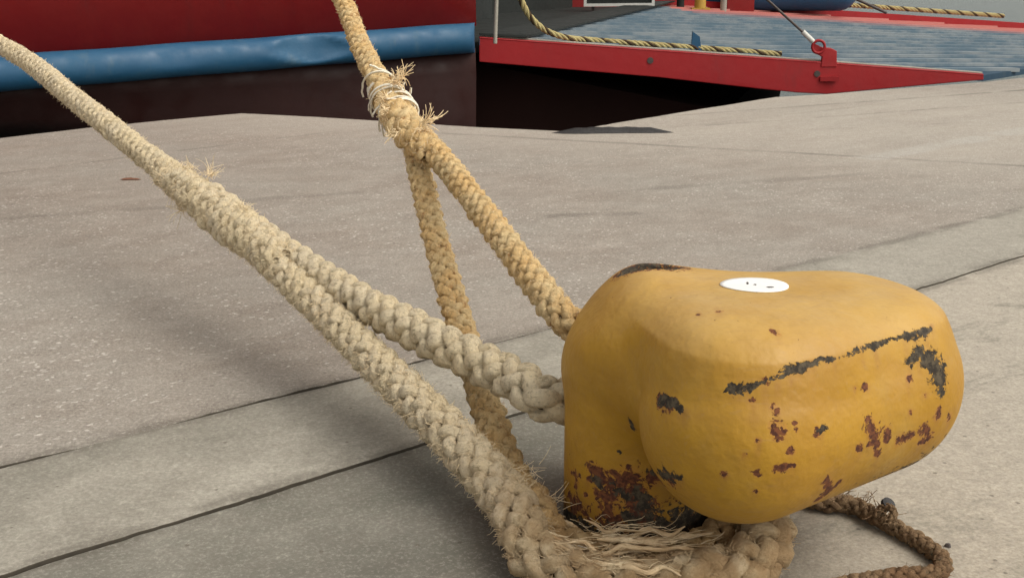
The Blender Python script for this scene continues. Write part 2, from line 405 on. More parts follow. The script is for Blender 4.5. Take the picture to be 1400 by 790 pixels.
# car deck behind the hinge, ceiling and bulkheads (dark interior)
zd = A.z - .02
farn = A2 + hingev
mb = MB()
back = -RA * 14
mb.prism([A2 + Vector((0, .05, zd - .12)) - RA * .05, farn + Vector((0, 0, zd - .12)) - RA * .05, farn + back + Vector((0, 0, zd - .12)), A2 + back + Vector((0, .3, zd - .12))], (0, 0, .1))
mb.build('car_deck', M['dark'], ferry)
mb = MB(); mb.prism([A2 - RA * .6 + Vector((0, -.2, 3.5)), farn - RA * .6 + Vector((0, .8, 3.5)), farn + back + Vector((0, .8, 3.5)), A2 + back + Vector((0, -.2, 3.5))], (0, 0, .15))
mb.build('upper_deck', M['white'], ferry)
mb = MB(); bk = A2 - RA * 3.2; bf = farn - RA * 1.2
mb.prism([bk + Vector((0, 0, zd - .02)), bf + Vector((0, 0, zd - .02)), bf + Vector((0, 0, 3.5)), bk + Vector((0, 0, 3.5))], -RA * .1)
mb.build('bulkhead', M['dark'], ferry)
mb = MB(); mb.prism([farn + Vector((0, .1, .3)), farn + back + Vector((0, .1, .3)), farn + back + Vector((0, .1, 3.5)), farn + Vector((0, .1, 3.5))], (0, .1, 0))
mb.build('hull_side', M['red'], ferry)
# red locker and blue bow piece on the far side with its rounded fender
q0 = PY(996, 6, 18.9); q1 = PY(1033, 6, 18.9)
mb = MB(); mb.prism([Vector((q0.x, q0.y + .1, q0.z - .2)), Vector((q1.x, q1.y + .1, q1.z - .2)), Vector((q1.x, q1.y + .1, 2.6)), Vector((q0.x, q0.y + .1, 2.6))], (0, .4, 0))
mb.build('bow_post', M['red'], ferry)
b0 = PY(930, -8, 19.6); b1 = PY(1150, -8, 19.6)
mb = MB(); pts = [b0.lerp(b1, t) for t in np.linspace(0, 1, 14)]; rr = [.27] * 14
end = [b1 + Vector((x, 0, 0)) for x in (.08, .16, .22, .26)]
mb.tube(pts + end, rr + [.25, .2, .13, .03], 20)
mb.build('fender_tube', M['blue'], ferry)
mb = MB(); mb.prism([b0 + Vector((0, .25, .1)), b1 + Vector((0, .25, .1)), b1 + Vector((.5, .25, 1.9)), b0 + Vector((0, .25, 1.9))], (0, .3, 0))
mb.build('bow_bulwark', M['blue'], ferry)
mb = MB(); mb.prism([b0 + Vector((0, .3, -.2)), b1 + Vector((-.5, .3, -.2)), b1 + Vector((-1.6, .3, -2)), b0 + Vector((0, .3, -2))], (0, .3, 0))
mb.build('hull_bottom', M['hullshade'], ferry)
# notice with white border, its lower edge just in the picture
def pl(u, v, y): return PY(u, v, y)
y_ = 17.2
mb = MB(); a_, b_ = pl(800, 7.5, y_), pl(893, 6.5, y_)
for (p_, q_, th) in [(a_, b_, .02), (a_ + Vector((0, 0, .62)), b_ + Vector((0, 0, .62)), .02)]:
    mb.box((p_ + q_) / 2, (q_ - p_) / 2, (0, .012, 0), (0, 0, th))
for p_ in (a_, b_): mb.box(p_ + Vector((0, 0, .31)), (.02, 0, 0), (0, .011, 0), (0, 0, .33))
board = MB(); board.box((a_ + b_) / 2 + Vector((0, .03, .31)), (b_ - a_) / 2, (0, .012, 0), (0, 0, .3))
bo = board.build('notice_board', M['dark'], ferry); mb.build('border', M['white'], bo)
for t in (.12, .88):
    lm = MB(); lm.box(a_.lerp(b_, t) + Vector((0, .06, -.2)), (.02, 0, 0), (0, .015, 0), (0, 0, .45)); lm.build('board_leg', M['steel'], bo)
# yellow bollard-like hook and a grey post on the deck edge
for (u, hh, mt, nm, wd) in [(957, .5, 'yellow', 'deck_fitting', .09), (989, .6, 'grey', 'deck_post', .05), (930, .5, 'dark', 'deck_post', .06)]:
    q = PY(u, 12, 18.5); mb = MB(); mb.tube([q - Vector((0, 0, .05)), q + Vector((0, 0, hh))], wd, 10)
    if nm == 'deck_fitting': mb.box(q + Vector((0, 0, -.02)), (.14, 0, 0), (0, .12, 0), (0, 0, .03))
    mb.build(nm, M[mt], ferry)
# thin grey line hanging at the bow corner
q = PY(677, 60, 10.75); mb = MB(); mb.tube([q, PY(679, 0, 10.8), PY(679, -160, 10.9), PY(677, -210, 11)], .018, 6); mb.build('hanging_line', M['grey'], ferry)

# ramp (part of the ferry)
tipd = Vector((.80, .60, 0)).normalized()
FT = G(1400, 40, .12)                                              # a point of the far edge
Bz = B.z
far0 = Vector((HF.x, HF.y, A.z)); fdir = (Vector((FT.x, FT.y, .12)) - far0)
far1 = far0 + fdir * 1.75
nearA = Vector((A.x, A.y, A.z)); nearB = Vector((B.x, B.y, B.z))
def on_ramp(P0):                                                    # height of the ramp plane
    n = (nearB - nearA).cross(far0 - nearA).normalized()
    return nearA.z - (n.x * (P0.x - nearA.x) + n.y * (P0.y - nearA.y)) / n.z
for _ in range(6):                                                  # the far edge lies in the ramp plane
    r_ = ray(1400, 40); t_ = (on_ramp(FT) - H) / r_.z; FT = CP + r_ * t_
    FT.z = on_ramp(FT)
fdir = FT - far0; far1 = far0 + fdir * 1.6; far1.z = on_ramp(far1); print('RAMP', nearA, nearB, far0, FT, far1)
mm = NT('worn_blue_ramp_paint', .75, .12); p = mm.pos()
ang = math.atan2(tipd.y, tipd.x)
al = mm.map(p, (1, 1, 1), (0, 0, -ang))
stn = mm.noise(p, 5, 8, .7)
c = mm.mix(mm.ramp(mm.noise(p, .8, 6, .6), .35, .65), (.022, .05, .085), (.04, .075, .11))
c = mm.mix(mm.ramp(stn, .5, .7, (0, .25)), c, (.10, .11, .11))
# red painted margin along the far edge (plan distance from the far line)
fm = mm.line(p, far0, far1, 1.9, .25, 2.0)
c = mm.mix(mm.math('MULTIPLY', fm, .8), c, (.46, .12, .10))
mm.color(c); mm.bump(stn, .3, .01); M['rampdeck'] = mm.m
mm = NT('worn_tread_bar_paint', .7, .15); p = mm.pos()
c = mm.mix(mm.ramp(mm.noise(p, 1.1, 7, .7), .38, .62), (.10, .15, .19), (.22, .25, .265)); c = mm.mix(mm.ramp(mm.noise(p, 5, 7, .75), .5, .65, (0, .35)), c, (.10, .15, .19))
c = mm.mix(mm.math('MULTIPLY', mm.line(p, far0, far1, 1.9, .25, 2.0), .85), c, (.50, .17, .14)); mm.color(c); M['bars'] = mm.m
ramp = MB(); ramp.prism([nearA, nearB, far1, far0], (0, 0, -.06))
# tread bars parallel to the tip edge
def on_ramp(P0):                                                    # height of the ramp plane
    n = (nearB - nearA).cross(far0 - nearA).normalized()
    return nearA.z - (n.x * (P0.x - nearA.x) + n.y * (P0.y - nearA.y)) / n.z
nb = 150
tipv = (far1 - nearB); hv = far0 - nearA
# clip a line family (direction tipd) against the quad
quad = [Vector((q.x, q.y, 0)) for q in (nearA, nearB, far1, far0)]
nrm = Vector((-tipd.y, tipd.x, 0))
lo = min(q.dot(nrm) for q in quad); hi = max(q.dot(nrm) for q in quad)
k = lo
treads = MB()
while k < hi:
    k += .33
    xs = []
    for i in range(4):
        a_, b_ = quad[i], quad[(i + 1) % 4]; da, db = a_.dot(nrm) - k, b_.dot(nrm) - k
        if da * db < 0: xs.append(a_.lerp(b_, da / (da - db)))
    if len(xs) == 2 and (xs[0] - xs[1]).length > .2:
        a_, b_ = sorted(xs, key=lambda q: q.dot(tipd))
        a_ = a_ + tipd * .26; b_ = b_ - tipd * .1
        a_.z = on_ramp(a_) + .004; b_.z = on_ramp(b_) + .004
        treads.box((a_ + b_) / 2, (b_ - a_) / 2, nrm * .075, (0, 0, .02))
rp = ramp.build('boarding_ramp', M['rampdeck'], ferry)
treads.build('tread_bars', M['bars'], rp)
hp = MB(); hw = RA * .45; hz1 = Vector((0, 0, .03))
hp.prism([nearA + hz1, nearA + hw + hz1 - Vector((0, 0, .03)), far0 + hw + hz1, far0 + hz1], (0, 0, .02)); hp.build('hinge_plate', M['dark'], rp)
# near side beam, outline with the taper at the tip
dz_t = Vector((0, 0, .012))
def along(u):   # point of the near edge line seen at column u (plan), returns y
    a_, b_ = A2, Vector((B.x, B.y, 0))
    r = ray(u, 90); # x/y ratio of plan ray
    k_ = r.x / r.y  # approximately constant with v
    d = b_ - a_; t = (k_ * a_.y - a_.x) / (d.x - k_ * d.y)
    return a_ + d * t
def bp(u, v): q = along(u); return PY(u, v, q.y)
outl = [bp(655, 51.5), bp(900, 69.3), bp(1130, 86.2), bp(1240, 94.3), bp(1345, 102.3), bp(1345, 109.5), bp(1240, 119), bp(1130, 129), bp(1090, 127), bp(1040, 122), bp(900, 106), bp(655, 85)]
mb = MB(); mb.prism(outl, (0, .08, 0)); mb.prism([q + Vector((0, -.004, .006)) for q in outl[:5]] + [q + Vector((0, -.004, -.012)) for q in outl[:5][::-1]], (0, .1, 0))
mb.build('side_beam', M['rampred'], rp, bevel=.008)
rim = MB()
pr = [q + Vector((0, .05, .012)) for q in outl[:5]]
rim.tube(pr, .010, 6); rim.build('edge_rim', M['grey'], rp)
for u, v in ((889, 83), (1117, 101)):
    q = bp(u, v) + Vector((0, -.012, 0)); mb = MB(); mb.tube([q, q + Vector((0, .03, 0))], .03, 14); mb.build('pin_head', M['steel'], rp)
mb = MB(); q = bp(1133, 108)
mb.box(q + Vector((0, -.02, .0)), (.09, 0, 0), (0, .015, 0), (0, 0, .022)); mb.build('foot_bracket', M['rampred'], rp)
mb = MB()
lug = [bp(1122, 92), bp(1144, 92), bp(1144, 70), bp(1136, 66), bp(1124, 65), bp(1114, 60), bp(1110, 66), bp(1116, 74), bp(1124, 78)]
mb.prism([q + Vector((0, -.01, 0)) for q in lug], (0, .05, 0)); mb.build('lug', M['rampred'], rp, bevel=.006)
sh = MB(); q = bp(1118, 64) + Vector((0, -.03, 0)); ring = [q + Vector((math.cos(a) * .06, 0, math.sin(a) * .06)) for a in np.linspace(0, 2 * math.pi, 20)]
sh.tube(ring, .014, 8, cap=False); sh.build('shackle', M['rampred'], rp)
cb = MB(); q1 = bp(1111, 57) + Vector((0, -.02, 0)); top = Vector((pe.x + .1, pe.y + .2, 3.1)); cb.tube([q1, q1.lerp(top, .5) - Vector((0, 0, .05)), top], .012, 6)
cb.build('hoist_cable', M['steel'], rp)
cl = MB(); cl.tube([q1, q1.lerp(top, .035)], .024, 8); cl.build('cable_thimble', M['white'], rp)
fq = PY(1212, 18, 18.75); ft = PY(1040, -60, 18.9); cb = MB(); cb.tube([fq, ft], .022, 6); cb.build('hoist_cable', M['steel'], rp)
# far rim of the ramp
fr = MB(); d_ = Vector((0, 0, .07)); fr.box((far0 + far1) / 2 + d_ * .5, (far1 - far0) / 2, (0, .05, 0), d_); fr.build('side_beam', M['rampred'], rp)
# blue cleat on the near edge
q = bp(955, 66) + Vector((0, .2, .06)); mb = MB(); mb.prism([q + Vector((-.04, 0, -.1)), q + Vector((.06, 0, -.1)), q + Vector((.04, 0, .03)), q + Vector((-.03, 0, .08))], (0, .04, 0)); mb.build('cleat', M['blue'], rp)

# ------------------------------------------------------------------ bollard (implicit surface turned into one mesh)
BC = np.array([.272, 2.32])
def smin(a, b, k):
    h = np.clip(.5 + .5 * (b - a) / k, 0, 1); return b * (1 - h) + a * h - k * h * (1 - h)
def smax(a, b, k): return -smin(-a, -b, k)
def capsule(X, a, b, r1, r2):
    a = np.array(a); b = np.array(b); pa = X - a; ba = b - a
    t = np.clip((pa @ ba) / (ba @ ba), 0, 1); return np.linalg.norm(pa - t[..., None] * ba, axis=-1) - (r1 + (r2 - r1) * t)
HA = np.array([.427, 2.024, .372]); HB = np.array([.700, 2.203, .386])
def bsdf(X):
    x, y, z = X[..., 0], X[..., 1], X[..., 2]
    col = capsule(X, (BC[0], BC[1], -.1), (BC[0], BC[1], .425), .160, .160)
    head = capsule(X, HA, HB, .190, .191)
    br = capsule(X, (BC[0] + .012, BC[1] + .0, .40), (.47, 2.10, .400), .166, .182)
    br2 = capsule(X, (BC[0] + .02, BC[1] + .03, .40), HB + np.array([-.04, .02, .0]), .14, .17)
    br3 = capsule(X, (.30, 2.36, .405), (.665, 2.33, .405), .160, .160)
    d = smin(col, br, .05); d = smin(d, br2, .05); d = smin(d, br3, .06)
    br4 = capsule(X, (.268, 2.30, .436), (.414, 2.06, .418), .130, .152)
    d = smin(d, br4, .05)
    k = .010 + .13 * np.clip((z - .42) / .11, 0, 1)
    d = smin(d, head, k)
    d = smax(d, z - .583 + .03 * (x - .3), .036)
    d = smax(d, -.77 * (x - .125) + .64 * (z - .452), .05)
    d = smax(d, -z - .02, .005)
    if HOLE is not None:
     hx, hy, hz_ = HOLE
     hole = (np.sqrt(((x - hx) / .062) ** 2 + ((y - hy - .1 * (x - hx)) / .03) ** 2 + ((z - hz_) / .07) ** 2) - 1) * .03
     d = smax(d, -hole, .006)
    return d
def surface_nets(f, lo, hi, h):
    lo = np.array(lo); n = np.ceil((np.array(hi) - lo) / h).astype(int) + 1
    ax = [lo[i] + h * np.arange(n[i]) for i in range(3)]
    V = f(np.stack(np.meshgrid(*ax, indexing='ij'), -1)); I = V < 0
    m = n - 1
    acc = np.zeros((*m, 3)); cnt = np.zeros(m)
    offs = [(i, j, k) for i in (0, 1) for j in (0, 1) for k in (0, 1)]
    def sl(o): return tuple(slice(o[i], o[i] + m[i]) for i in range(3))
    for a in offs:
        for d in range(3):
            if a[d]: continue
            b = list(a); b[d] = 1
            va, vb = V[sl(a)], V[sl(b)]; cr = (va < 0) != (vb < 0)
            t = np.where(cr, va / np.where(cr, va - vb, 1), 0)
            pt = np.zeros((*m, 3)); pt[...] = a; pt[..., d] += t
            acc += pt * cr[..., None]; cnt += cr
    act = cnt > 0; idx = -np.ones(m, int); idx[act] = np.arange(act.sum())
    ijk = np.stack(np.nonzero(act), 1); verts = lo + h * (ijk + acc[act] / cnt[act][:, None])
    quads = []
    for d in range(3):
        e, g = [(1, 2), (2, 0), (0, 1)][d]
        s0 = [slice(0, n[i]) for i in range(3)]; s1 = list(s0); s0[d] = slice(0, n[d] - 1); s1[d] = slice(1, n[d])
        cr = I[tuple(s0)] != I[tuple(s1)]; ins = I[tuple(s0)]
        q = np.stack(np.nonzero(cr), 1)
        ok = (q[:, e] > 0) & (q[:, g] > 0) & (q[:, e] < m[e]) & (q[:, g] < m[g]); q = q[ok]
        def at(de, dg):
            r = q.copy(); r[:, e] -= de; r[:, g] -= dg; return idx[r[:, 0], r[:, 1], r[:, 2]]
        Q = np.stack([at(1, 1), at(0, 1), at(0, 0), at(1, 0)], 1)
        fl = ~ins[q[:, 0], q[:, 1], q[:, 2]]; Q[fl] = Q[fl][:, ::-1]
        quads.append(Q)
    return verts, np.concatenate(quads)
HOLE = None
bv, bq = surface_nets(bsdf, (.05, 1.75, -.03), (1.0, 2.6, .62), .012)
bvh = BVHTree.FromPolygons([Vector(v) for v in bv.tolist()], [tuple(q) for q in bq.tolist()])
vv = 340
while bvh.ray_cast(CP, ray(890, vv).normalized())[0] is None: vv += .5
HOLE = bvh.ray_cast(CP, ray(890, vv + 3).normalized())[0]; print('HOLE', vv, HOLE); HOLE = (HOLE.x, HOLE.y + .004, HOLE.z - .004)
bv, bq = surface_nets(bsdf, (.05, 1.75, -.03), (1.0, 2.6, .62), .0055)
me = bpy.data.meshes.new('casting'); me.from_pydata(bv.tolist(), [], bq.tolist()); me.update()
me.polygons.foreach_set('use_smooth', [True] * len(me.polygons))
bvh = BVHTree.FromPolygons([Vector(v) for v in bv.tolist()], [tuple(q) for q in bq.tolist()])
def hit(u, v):
    h_ = bvh.ray_cast(CP, ray(u, v).normalized()); return h_[0]
# wear marks: strokes of (u,v,radius px)
dark = [
    [(998, 533, 7), (1010, 531, 8), (1024, 529, 7)], [(1024, 529, 2.6), (1045, 522, 3.2), (1062, 514, 3)], [(1044, 522, 4)], [(1062, 514, 4), (1080, 507, 6), (1092, 503, 7.5), (1104, 499, 6), (1112, 496, 4), (1128, 491, 5), (1142, 490, 3.5), (1160, 484, 2.5)],
    [(1160, 484, 4), (1178, 478, 5), (1196, 472, 6), (1212, 466, 4), (1232, 461, 2.6)], [(1238, 460, 6), (1252, 457, 7), (1268, 453, 5), (1273, 447, 3)],
    [(1256, 482, 9), (1270, 490, 17), (1282, 506, 17), (1285, 524, 13), (1287, 535, 7)], [(1243, 494, 7), (1252, 490, 8)],
    [(892, 645, 7), (905, 649, 11), (920, 650, 9), (930, 654, 6)],
    [(905, 545, 8), (918, 551, 9), (932, 560, 6)],
    [(1120, 589, 6), (1126, 587, 7)],
    [(872, 672, 10), (880, 690, 14)], [(895, 718, 24), (915, 730, 24), (940, 735, 22), (965, 738, 18)], [(815, 655, 7), (822, 664, 6)], [(845, 672, 8), (858, 680, 9)], [(852, 700, 8), (865, 712, 9)], [(838, 660, 5)],
    [(772, 700, 10), (785, 712, 12), (800, 722, 12), (820, 735, 12)],
    [(866, 585, 5), (862, 575, 4)], [(848, 618, 5)],
]
rust = [
    [(1057, 555, 4), (1062, 562, 5)], [(1058, 582, 7), (1066, 590, 10), (1062, 596, 7)], [(1088, 579, 4)], [(1118, 592, 7)],
    [(1188, 575, 7), (1192, 588, 10), (1196, 604, 9), (1200, 622, 5)], [(1175, 612, 7)], [(1212, 588, 7), (1213, 598, 7)], [(1230, 602, 9), (1246, 596, 7)],
    [(1262, 588, 9), (1270, 598, 8), (1258, 604, 6)], [(1282, 568, 8), (1284, 560, 6)], [(1298, 570, 7)],
    [(1062, 641, 6), (1075, 638, 5), (1085, 636, 4)], [(1130, 655, 7), (1133, 670, 10), (1122, 680, 9), (1148, 658, 6)],
    [(990, 648, 5)], [(1035, 648, 5)], [(1034, 672, 4)], [(1243, 517, 6)], [(1018, 622, 3)], [(1265, 540, 3)], [(1245, 562, 4)],
    [(810, 640, 9), (825, 655, 13), (840, 668, 15), (850, 655, 14), (862, 650, 14)], [(830, 700, 14), (838, 722, 18), (845, 735, 14)], [(865, 672, 18), (872, 690, 20), (880, 710, 22)],
    [(778, 675, 5), (790, 690, 10), (780, 702, 9)], [(800, 700, 8)], [(792, 650, 4)], [(806, 636, 6)], [(818, 675, 8), (830, 680, 9)],
    [(905, 548, 10), (915, 552, 9)], [(895, 652, 12), (915, 655, 12)], [(955, 430, 4)], [(983, 426, 5)], [(1056, 452, 4), (1064, 457, 4)],
]
for (u0, v0, u1, v1, n_) in [(775, 640, 870, 735, 34), (960, 520, 1290, 690, 9)]:
    for _ in range(n_): rust.append([(random.uniform(u0, u1), random.uniform(v0, v1), random.uniform(3, 6))])
def wear(strokes):
    a = np.zeros(len(bv))
    for st in strokes:
        pts_ = []
        for (u, v, r) in st:
            h_ = hit(u, v)
            if h_: pts_.append((np.array(h_), r / F * (h_ - CP).dot(CF)))
        # densify
        dense = []
        for i, (p0, r0) in enumerate(pts_):
            dense.append((p0, r0))
            if i + 1 < len(pts_):
                p1, r1 = pts_[i + 1]
                for k_ in range(1, 4): dense.append((p0 + (p1 - p0) * k_ / 4, r0 + (r1 - r0) * k_ / 4))
        for p0, r0 in dense: a = np.maximum(a, 1 - np.linalg.norm(bv - p0, axis=1) / (2 * r0))
    return np.clip(a, 0, 1)
wd_ = wear(dark); wr_ = wear(rust)
# rusted socket rim and foot; shade inside the socket painted into the dark mask
hz = np.sqrt(((bv[:, 0] - HOLE[0]) / .074) ** 2 + ((bv[:, 1] - HOLE[1]) / .042) ** 2 + ((bv[:, 2] - HOLE[2]) / .06) ** 2)
wr_ = np.maximum(wr_, np.clip(1.5 - hz * .95, 0, 1)); wd_ = np.maximum(wd_, np.clip(1.9 - hz * 1.5, 0, 1))
foot = np.clip((.15 - bv[:, 2] + .05 * (bv[:, 0] - .27) / .15) / .10, 0, 1); wd_ = np.maximum(wd_ * .93, foot * .85); wr_ = np.maximum(wr_, np.clip((.2 - bv[:, 2]) / .3, 0, .55))
run = np.zeros(len(bv)); rr = random.Random(4)
for st_ in rust + dark:
    for (u, v, r) in st_:
        h_ = hit(u, v)
        if h_ and rr.random() < .8:
            L_ = rr.uniform(.015, .07); w_ = rr.uniform(.003, .006); ox = rr.uniform(-.004, .004)
            dz_ = h_.z - bv[:, 2]; hd_ = np.hypot(bv[:, 0] - h_.x - ox, (bv[:, 1] - h_.y) * .25)
            run = np.maximum(run, np.clip(1 - hd_ / (w_ * 1.8), 0, 1) * np.clip(1 - dz_ / L_, 0, 1) * (dz_ > -.004))
for nm, arr in (('wear_and_shade', wd_), ('wear_rust', wr_), ('rust_run', run)):
    at_ = me.attributes.new(nm, 'FLOAT', 'POINT'); at_.data.foreach_set('value', arr.astype(np.float32))
mm = NT('chipped_yellow_paint', .5, .4); p = mm.pos()
base = mm.mix(mm.ramp(mm.noise(p, 5, 6, .6), .3, .7), (.43, .235, .018), (.355, .182, .014))
base = mm.mix(mm.ramp(mm.noise(mm.map(p, (1, 1, 2)), 14, 7, .65), .45, .8, (0, .45)), base, (.36, .19, .035))
base = mm.mix(mm.ramp(mm.noise(p, 3.2, 7, .6), .52, .7, (0, .4)), base, (.40, .26, .07))
base = mm.mix(mm.ramp(mm.noise(p, 210, 4, .7), .5, .8, (0, .35)), base, (.30, .17, .04))
sp = mm.n('SeparateXYZ'); mm.put(sp.inputs[0], p)
nzn = mm.n('SeparateXYZ'); mm.put(nzn.inputs[0], mm.n('NewGeometry').outputs['Normal'])
top_pale = mm.math('MULTIPLY', mm.ramp(nzn.outputs[2], .3, .95), mm.ramp(mm.noise(p, 6, 6, .6), .25, .65, (.35, 1)))     # paler where the surface faces up
base = mm.mix(mm.math('MULTIPLY', top_pale, .26), base, (.66, .49, .24))
sc = mm.ramp(mm.noise(mm.map(p, (3, 60, 30), (0, .6, .9)), 2.4, 4, .5), .60, .68, (0, .28))
base = mm.mix(sc, base, (.36, .21, .06))
grime = mm.math('MULTIPLY', mm.ramp(sp.outputs[2], .32, .06), mm.ramp(mm.noise(p, 14, 7, .7), .35, .65))
base = mm.mix(mm.math('MULTIPLY', grime, .45), base, (.20, .11, .03))
n1 = mm.noise(p, 70, 6, .68, .4); n2 = mm.noise(p, 62, 6, .7, .5)
rm = mm.ramp(mm.math('MULTIPLY_ADD', mm.math('SUBTRACT', n1, .5), 2.6, mm.attr('wear_rust')), .50, .60)
rhalo = mm.ramp(mm.math('MULTIPLY_ADD', mm.math('SUBTRACT', n1, .5), 1.0, mm.attr('wear_rust')), .22, .55)
dm = mm.ramp(mm.math('MULTIPLY_ADD', mm.math('SUBTRACT', n2, .5), 2.4, mm.attr('wear_and_shade')), .46, .56)
base = mm.mix(mm.math('MULTIPLY', rhalo, .5), base, (.40, .17, .03))
base = mm.mix(mm.math('MULTIPLY', mm.attr('rust_run'), mm.ramp(mm.noise(p, 60, 4), .3, .7, (.2, .8))), base, (.27, .12, .03))
rc = mm.mix(mm.ramp(mm.noise(p, 110, 4), .4, .6), (.065, .020, .011), (.16, .055, .02))
dc = mm.mix(mm.ramp(mm.noise(p, 70, 5, .7), .42, .62), (.024, .018, .012), (.085, .066, .040))
c = mm.mix(rm, base, rc); c = mm.mix(dm, c, dc)
mm.color(c)
mm.put(mm.b.inputs['Roughness'], mm.math('MULTIPLY_ADD', mm.math('MAXIMUM', rm, dm), .35, mm.ramp(mm.noise(p, 11, 5), .3, .7, (.42, .58))))
hg = mm.math('MULTIPLY_ADD', mm.math('MAXIMUM', rm, dm), -1.0, mm.math('MULTIPLY_ADD', mm.noise(p, 12, 6, .6), 1.2, mm.math('MULTIPLY', mm.noise(p, 140, 4), .15)))
bn = mm.bump(hg, .6, .0035)
mm.bump(mm.noise(p, 7, 4, .6), .35, .03, bn); M['bollard'] = mm.m
bol = empty('mooring_bollard', (BC[0], BC[1], 0))
tag(bol, 'chipped yellow cast iron mooring bollard with bulging head and a white disc on top', 'bollard')
link('casting', me, M['bollard'], bol)
# white disc bonded on the head, following its surface
dc_ = hit(1031, 391); rad = .067
vs = []; fs = []; nr, na = 8, 48
def dropz(x, y):
    h_ = bvh.ray_cast(Vector((x, y, 1)), Vector((0, 0, -1)))[0]; return h_.z if h_ else .5
vs.append((dc_.x, dc_.y, dropz(dc_.x, dc_.y) + .002))
for i in range(1, nr + 1):
    for k in range(na):
        a = 2 * math.pi * k / na; x, y = dc_.x + math.cos(a) * rad * i / nr, dc_.y + math.sin(a) * rad * i / nr; vs.append((x, y, dropz(x, y) + .002))
for k in range(na): fs.append((0, 1 + k, 1 + (k + 1) % na))
for i in range(nr - 1):
    for k in range(na): fs.append((1 + i * na + k, 1 + (i + 1) * na + k, 1 + (i + 1) * na + (k + 1) % na, 1 + i * na + (k + 1) % na))
mb = MB(); mb.add(vs, fs, True)
mm = NT('white_disc', .4, .4); mm.color(mm.mix(mm.noise(mm.pos(), 20, 4), (.86, .86, .84), (.78, .79, .78))); M['disc'] = mm.m
disc = mb.build('white_disc', M['disc'], bol); s_ = disc.modifiers.new('s', 'SOLIDIFY'); s_.thickness = .0015; s_.offset = -1
for (u, v, w_, h_, rot) in [(1022, 384.5, .003, .012, -.15), (1032.5, 386.5, .003, .005, 0), (1053, 390, .010, .005, .15)]:
    q = hit(u, v + 4)
    if q is None: continue
    q = Vector((q.x, q.y, dropz(q.x, q.y) + .0027)); n_ = 9
    pts_ = []
    for k in range(n_):
        a = 2 * math.pi * k / n_; rr_ = random.uniform(.75, 1.15)
        dx, dy = math.cos(a) * w_ * rr_, math.sin(a) * h_ * rr_; x, y = q.x + dx * math.cos(rot) - dy * math.sin(rot), q.y + dx * math.sin(rot) + dy * math.cos(rot)
        pts_.append((x, y, dropz(x, y) + .0027))
    mk = MB(); mk.add(pts_, [tuple(range(n_))])
    mk.build('mark', M['steel'], disc)

# ------------------------------------------------------------------ ropes
def rope_mat(name, c1, c2, c3, dirt=.35, extra=None, fibre=False):
    m = NT(name, .95, .12); p = m.pos(); st = m.attr('st', 'Vector')
    fib = m.noise(m.map(st, (5, 1.6, 1)), 7, 4, .6)
    c = m.mix(m.ramp(m.noise(p, 9, 5, .65), .35, .65), c1, c2)
    c = m.mix(m.ramp(m.noise(p, 34, 6, .7), .48, .72, (0, .6)), c, c3)
    c = m.mix(m.ramp(m.noise(p, 85, 5, .75), .50, .66, (0, .55)), c, tuple(x * .5 for x in c3))
    c = m.mix(m.ramp(fib, .5, .75, (0, .35)), c, tuple(x * .55 for x in c3))
    if extra:     # rust or tar stains rubbed off the bollard and the hull
        c = m.mix(m.ramp(m.noise(p, 24, 5, .7), .58, .68, (0, .75)), c, extra)
    a = m.math('MINIMUM', m.attr('soil'), 1.0); core = m.math('GREATER_THAN', m.attr('soil'), 1.6)
    c = m.mix(m.math('MULTIPLY', a, m.ramp(m.noise(p, 20, 5), .25, .6, (.3, .9))), c, m.mix(m.noise(p, 28, 4), (.40, .26, .13), (.34, .20, .09)))
    c = m.mix(core, c, (.10, .065, .035))  # core colour carries the shade between strands
    m.color(c)
    if not fibre: m.bump(m.math('MULTIPLY_ADD', fib, 1.0, m.math('MULTIPLY_ADD', m.noise(p, 150, 5, .7), 1.2, m.math('MULTIPLY', m.noise(p, 45, 4), 1.2))), 1.0, .006)
    m.b.inputs['Specular IOR Level'].default_value = .03
    return m.m
M['ropeA'] = rope_mat('weathered_cream_rope', (.86, .72, .48), (.80, .69, .50), (.62, .48, .30), extra=(.36, .29, .18))
M['ropeB'] = rope_mat('tan_rope', (.88, .60, .28), (.86, .67, .38), (.62, .37, .15), extra=(.42, .19, .07))
M['fibA'] = rope_mat('pale_fibre', (.84, .72, .50), (.80, .64, .42), (.60, .46, .28), fibre=True)
M['fibB'] = rope_mat('tan_fibre', (.86, .70, .46), (.84, .62, .36), (.6, .45, .25), fibre=True)
M['white_f'] = rope_mat('white_fibre', (.88, .83, .72), (.84, .79, .66), (.72, .65, .52), fibre=True)

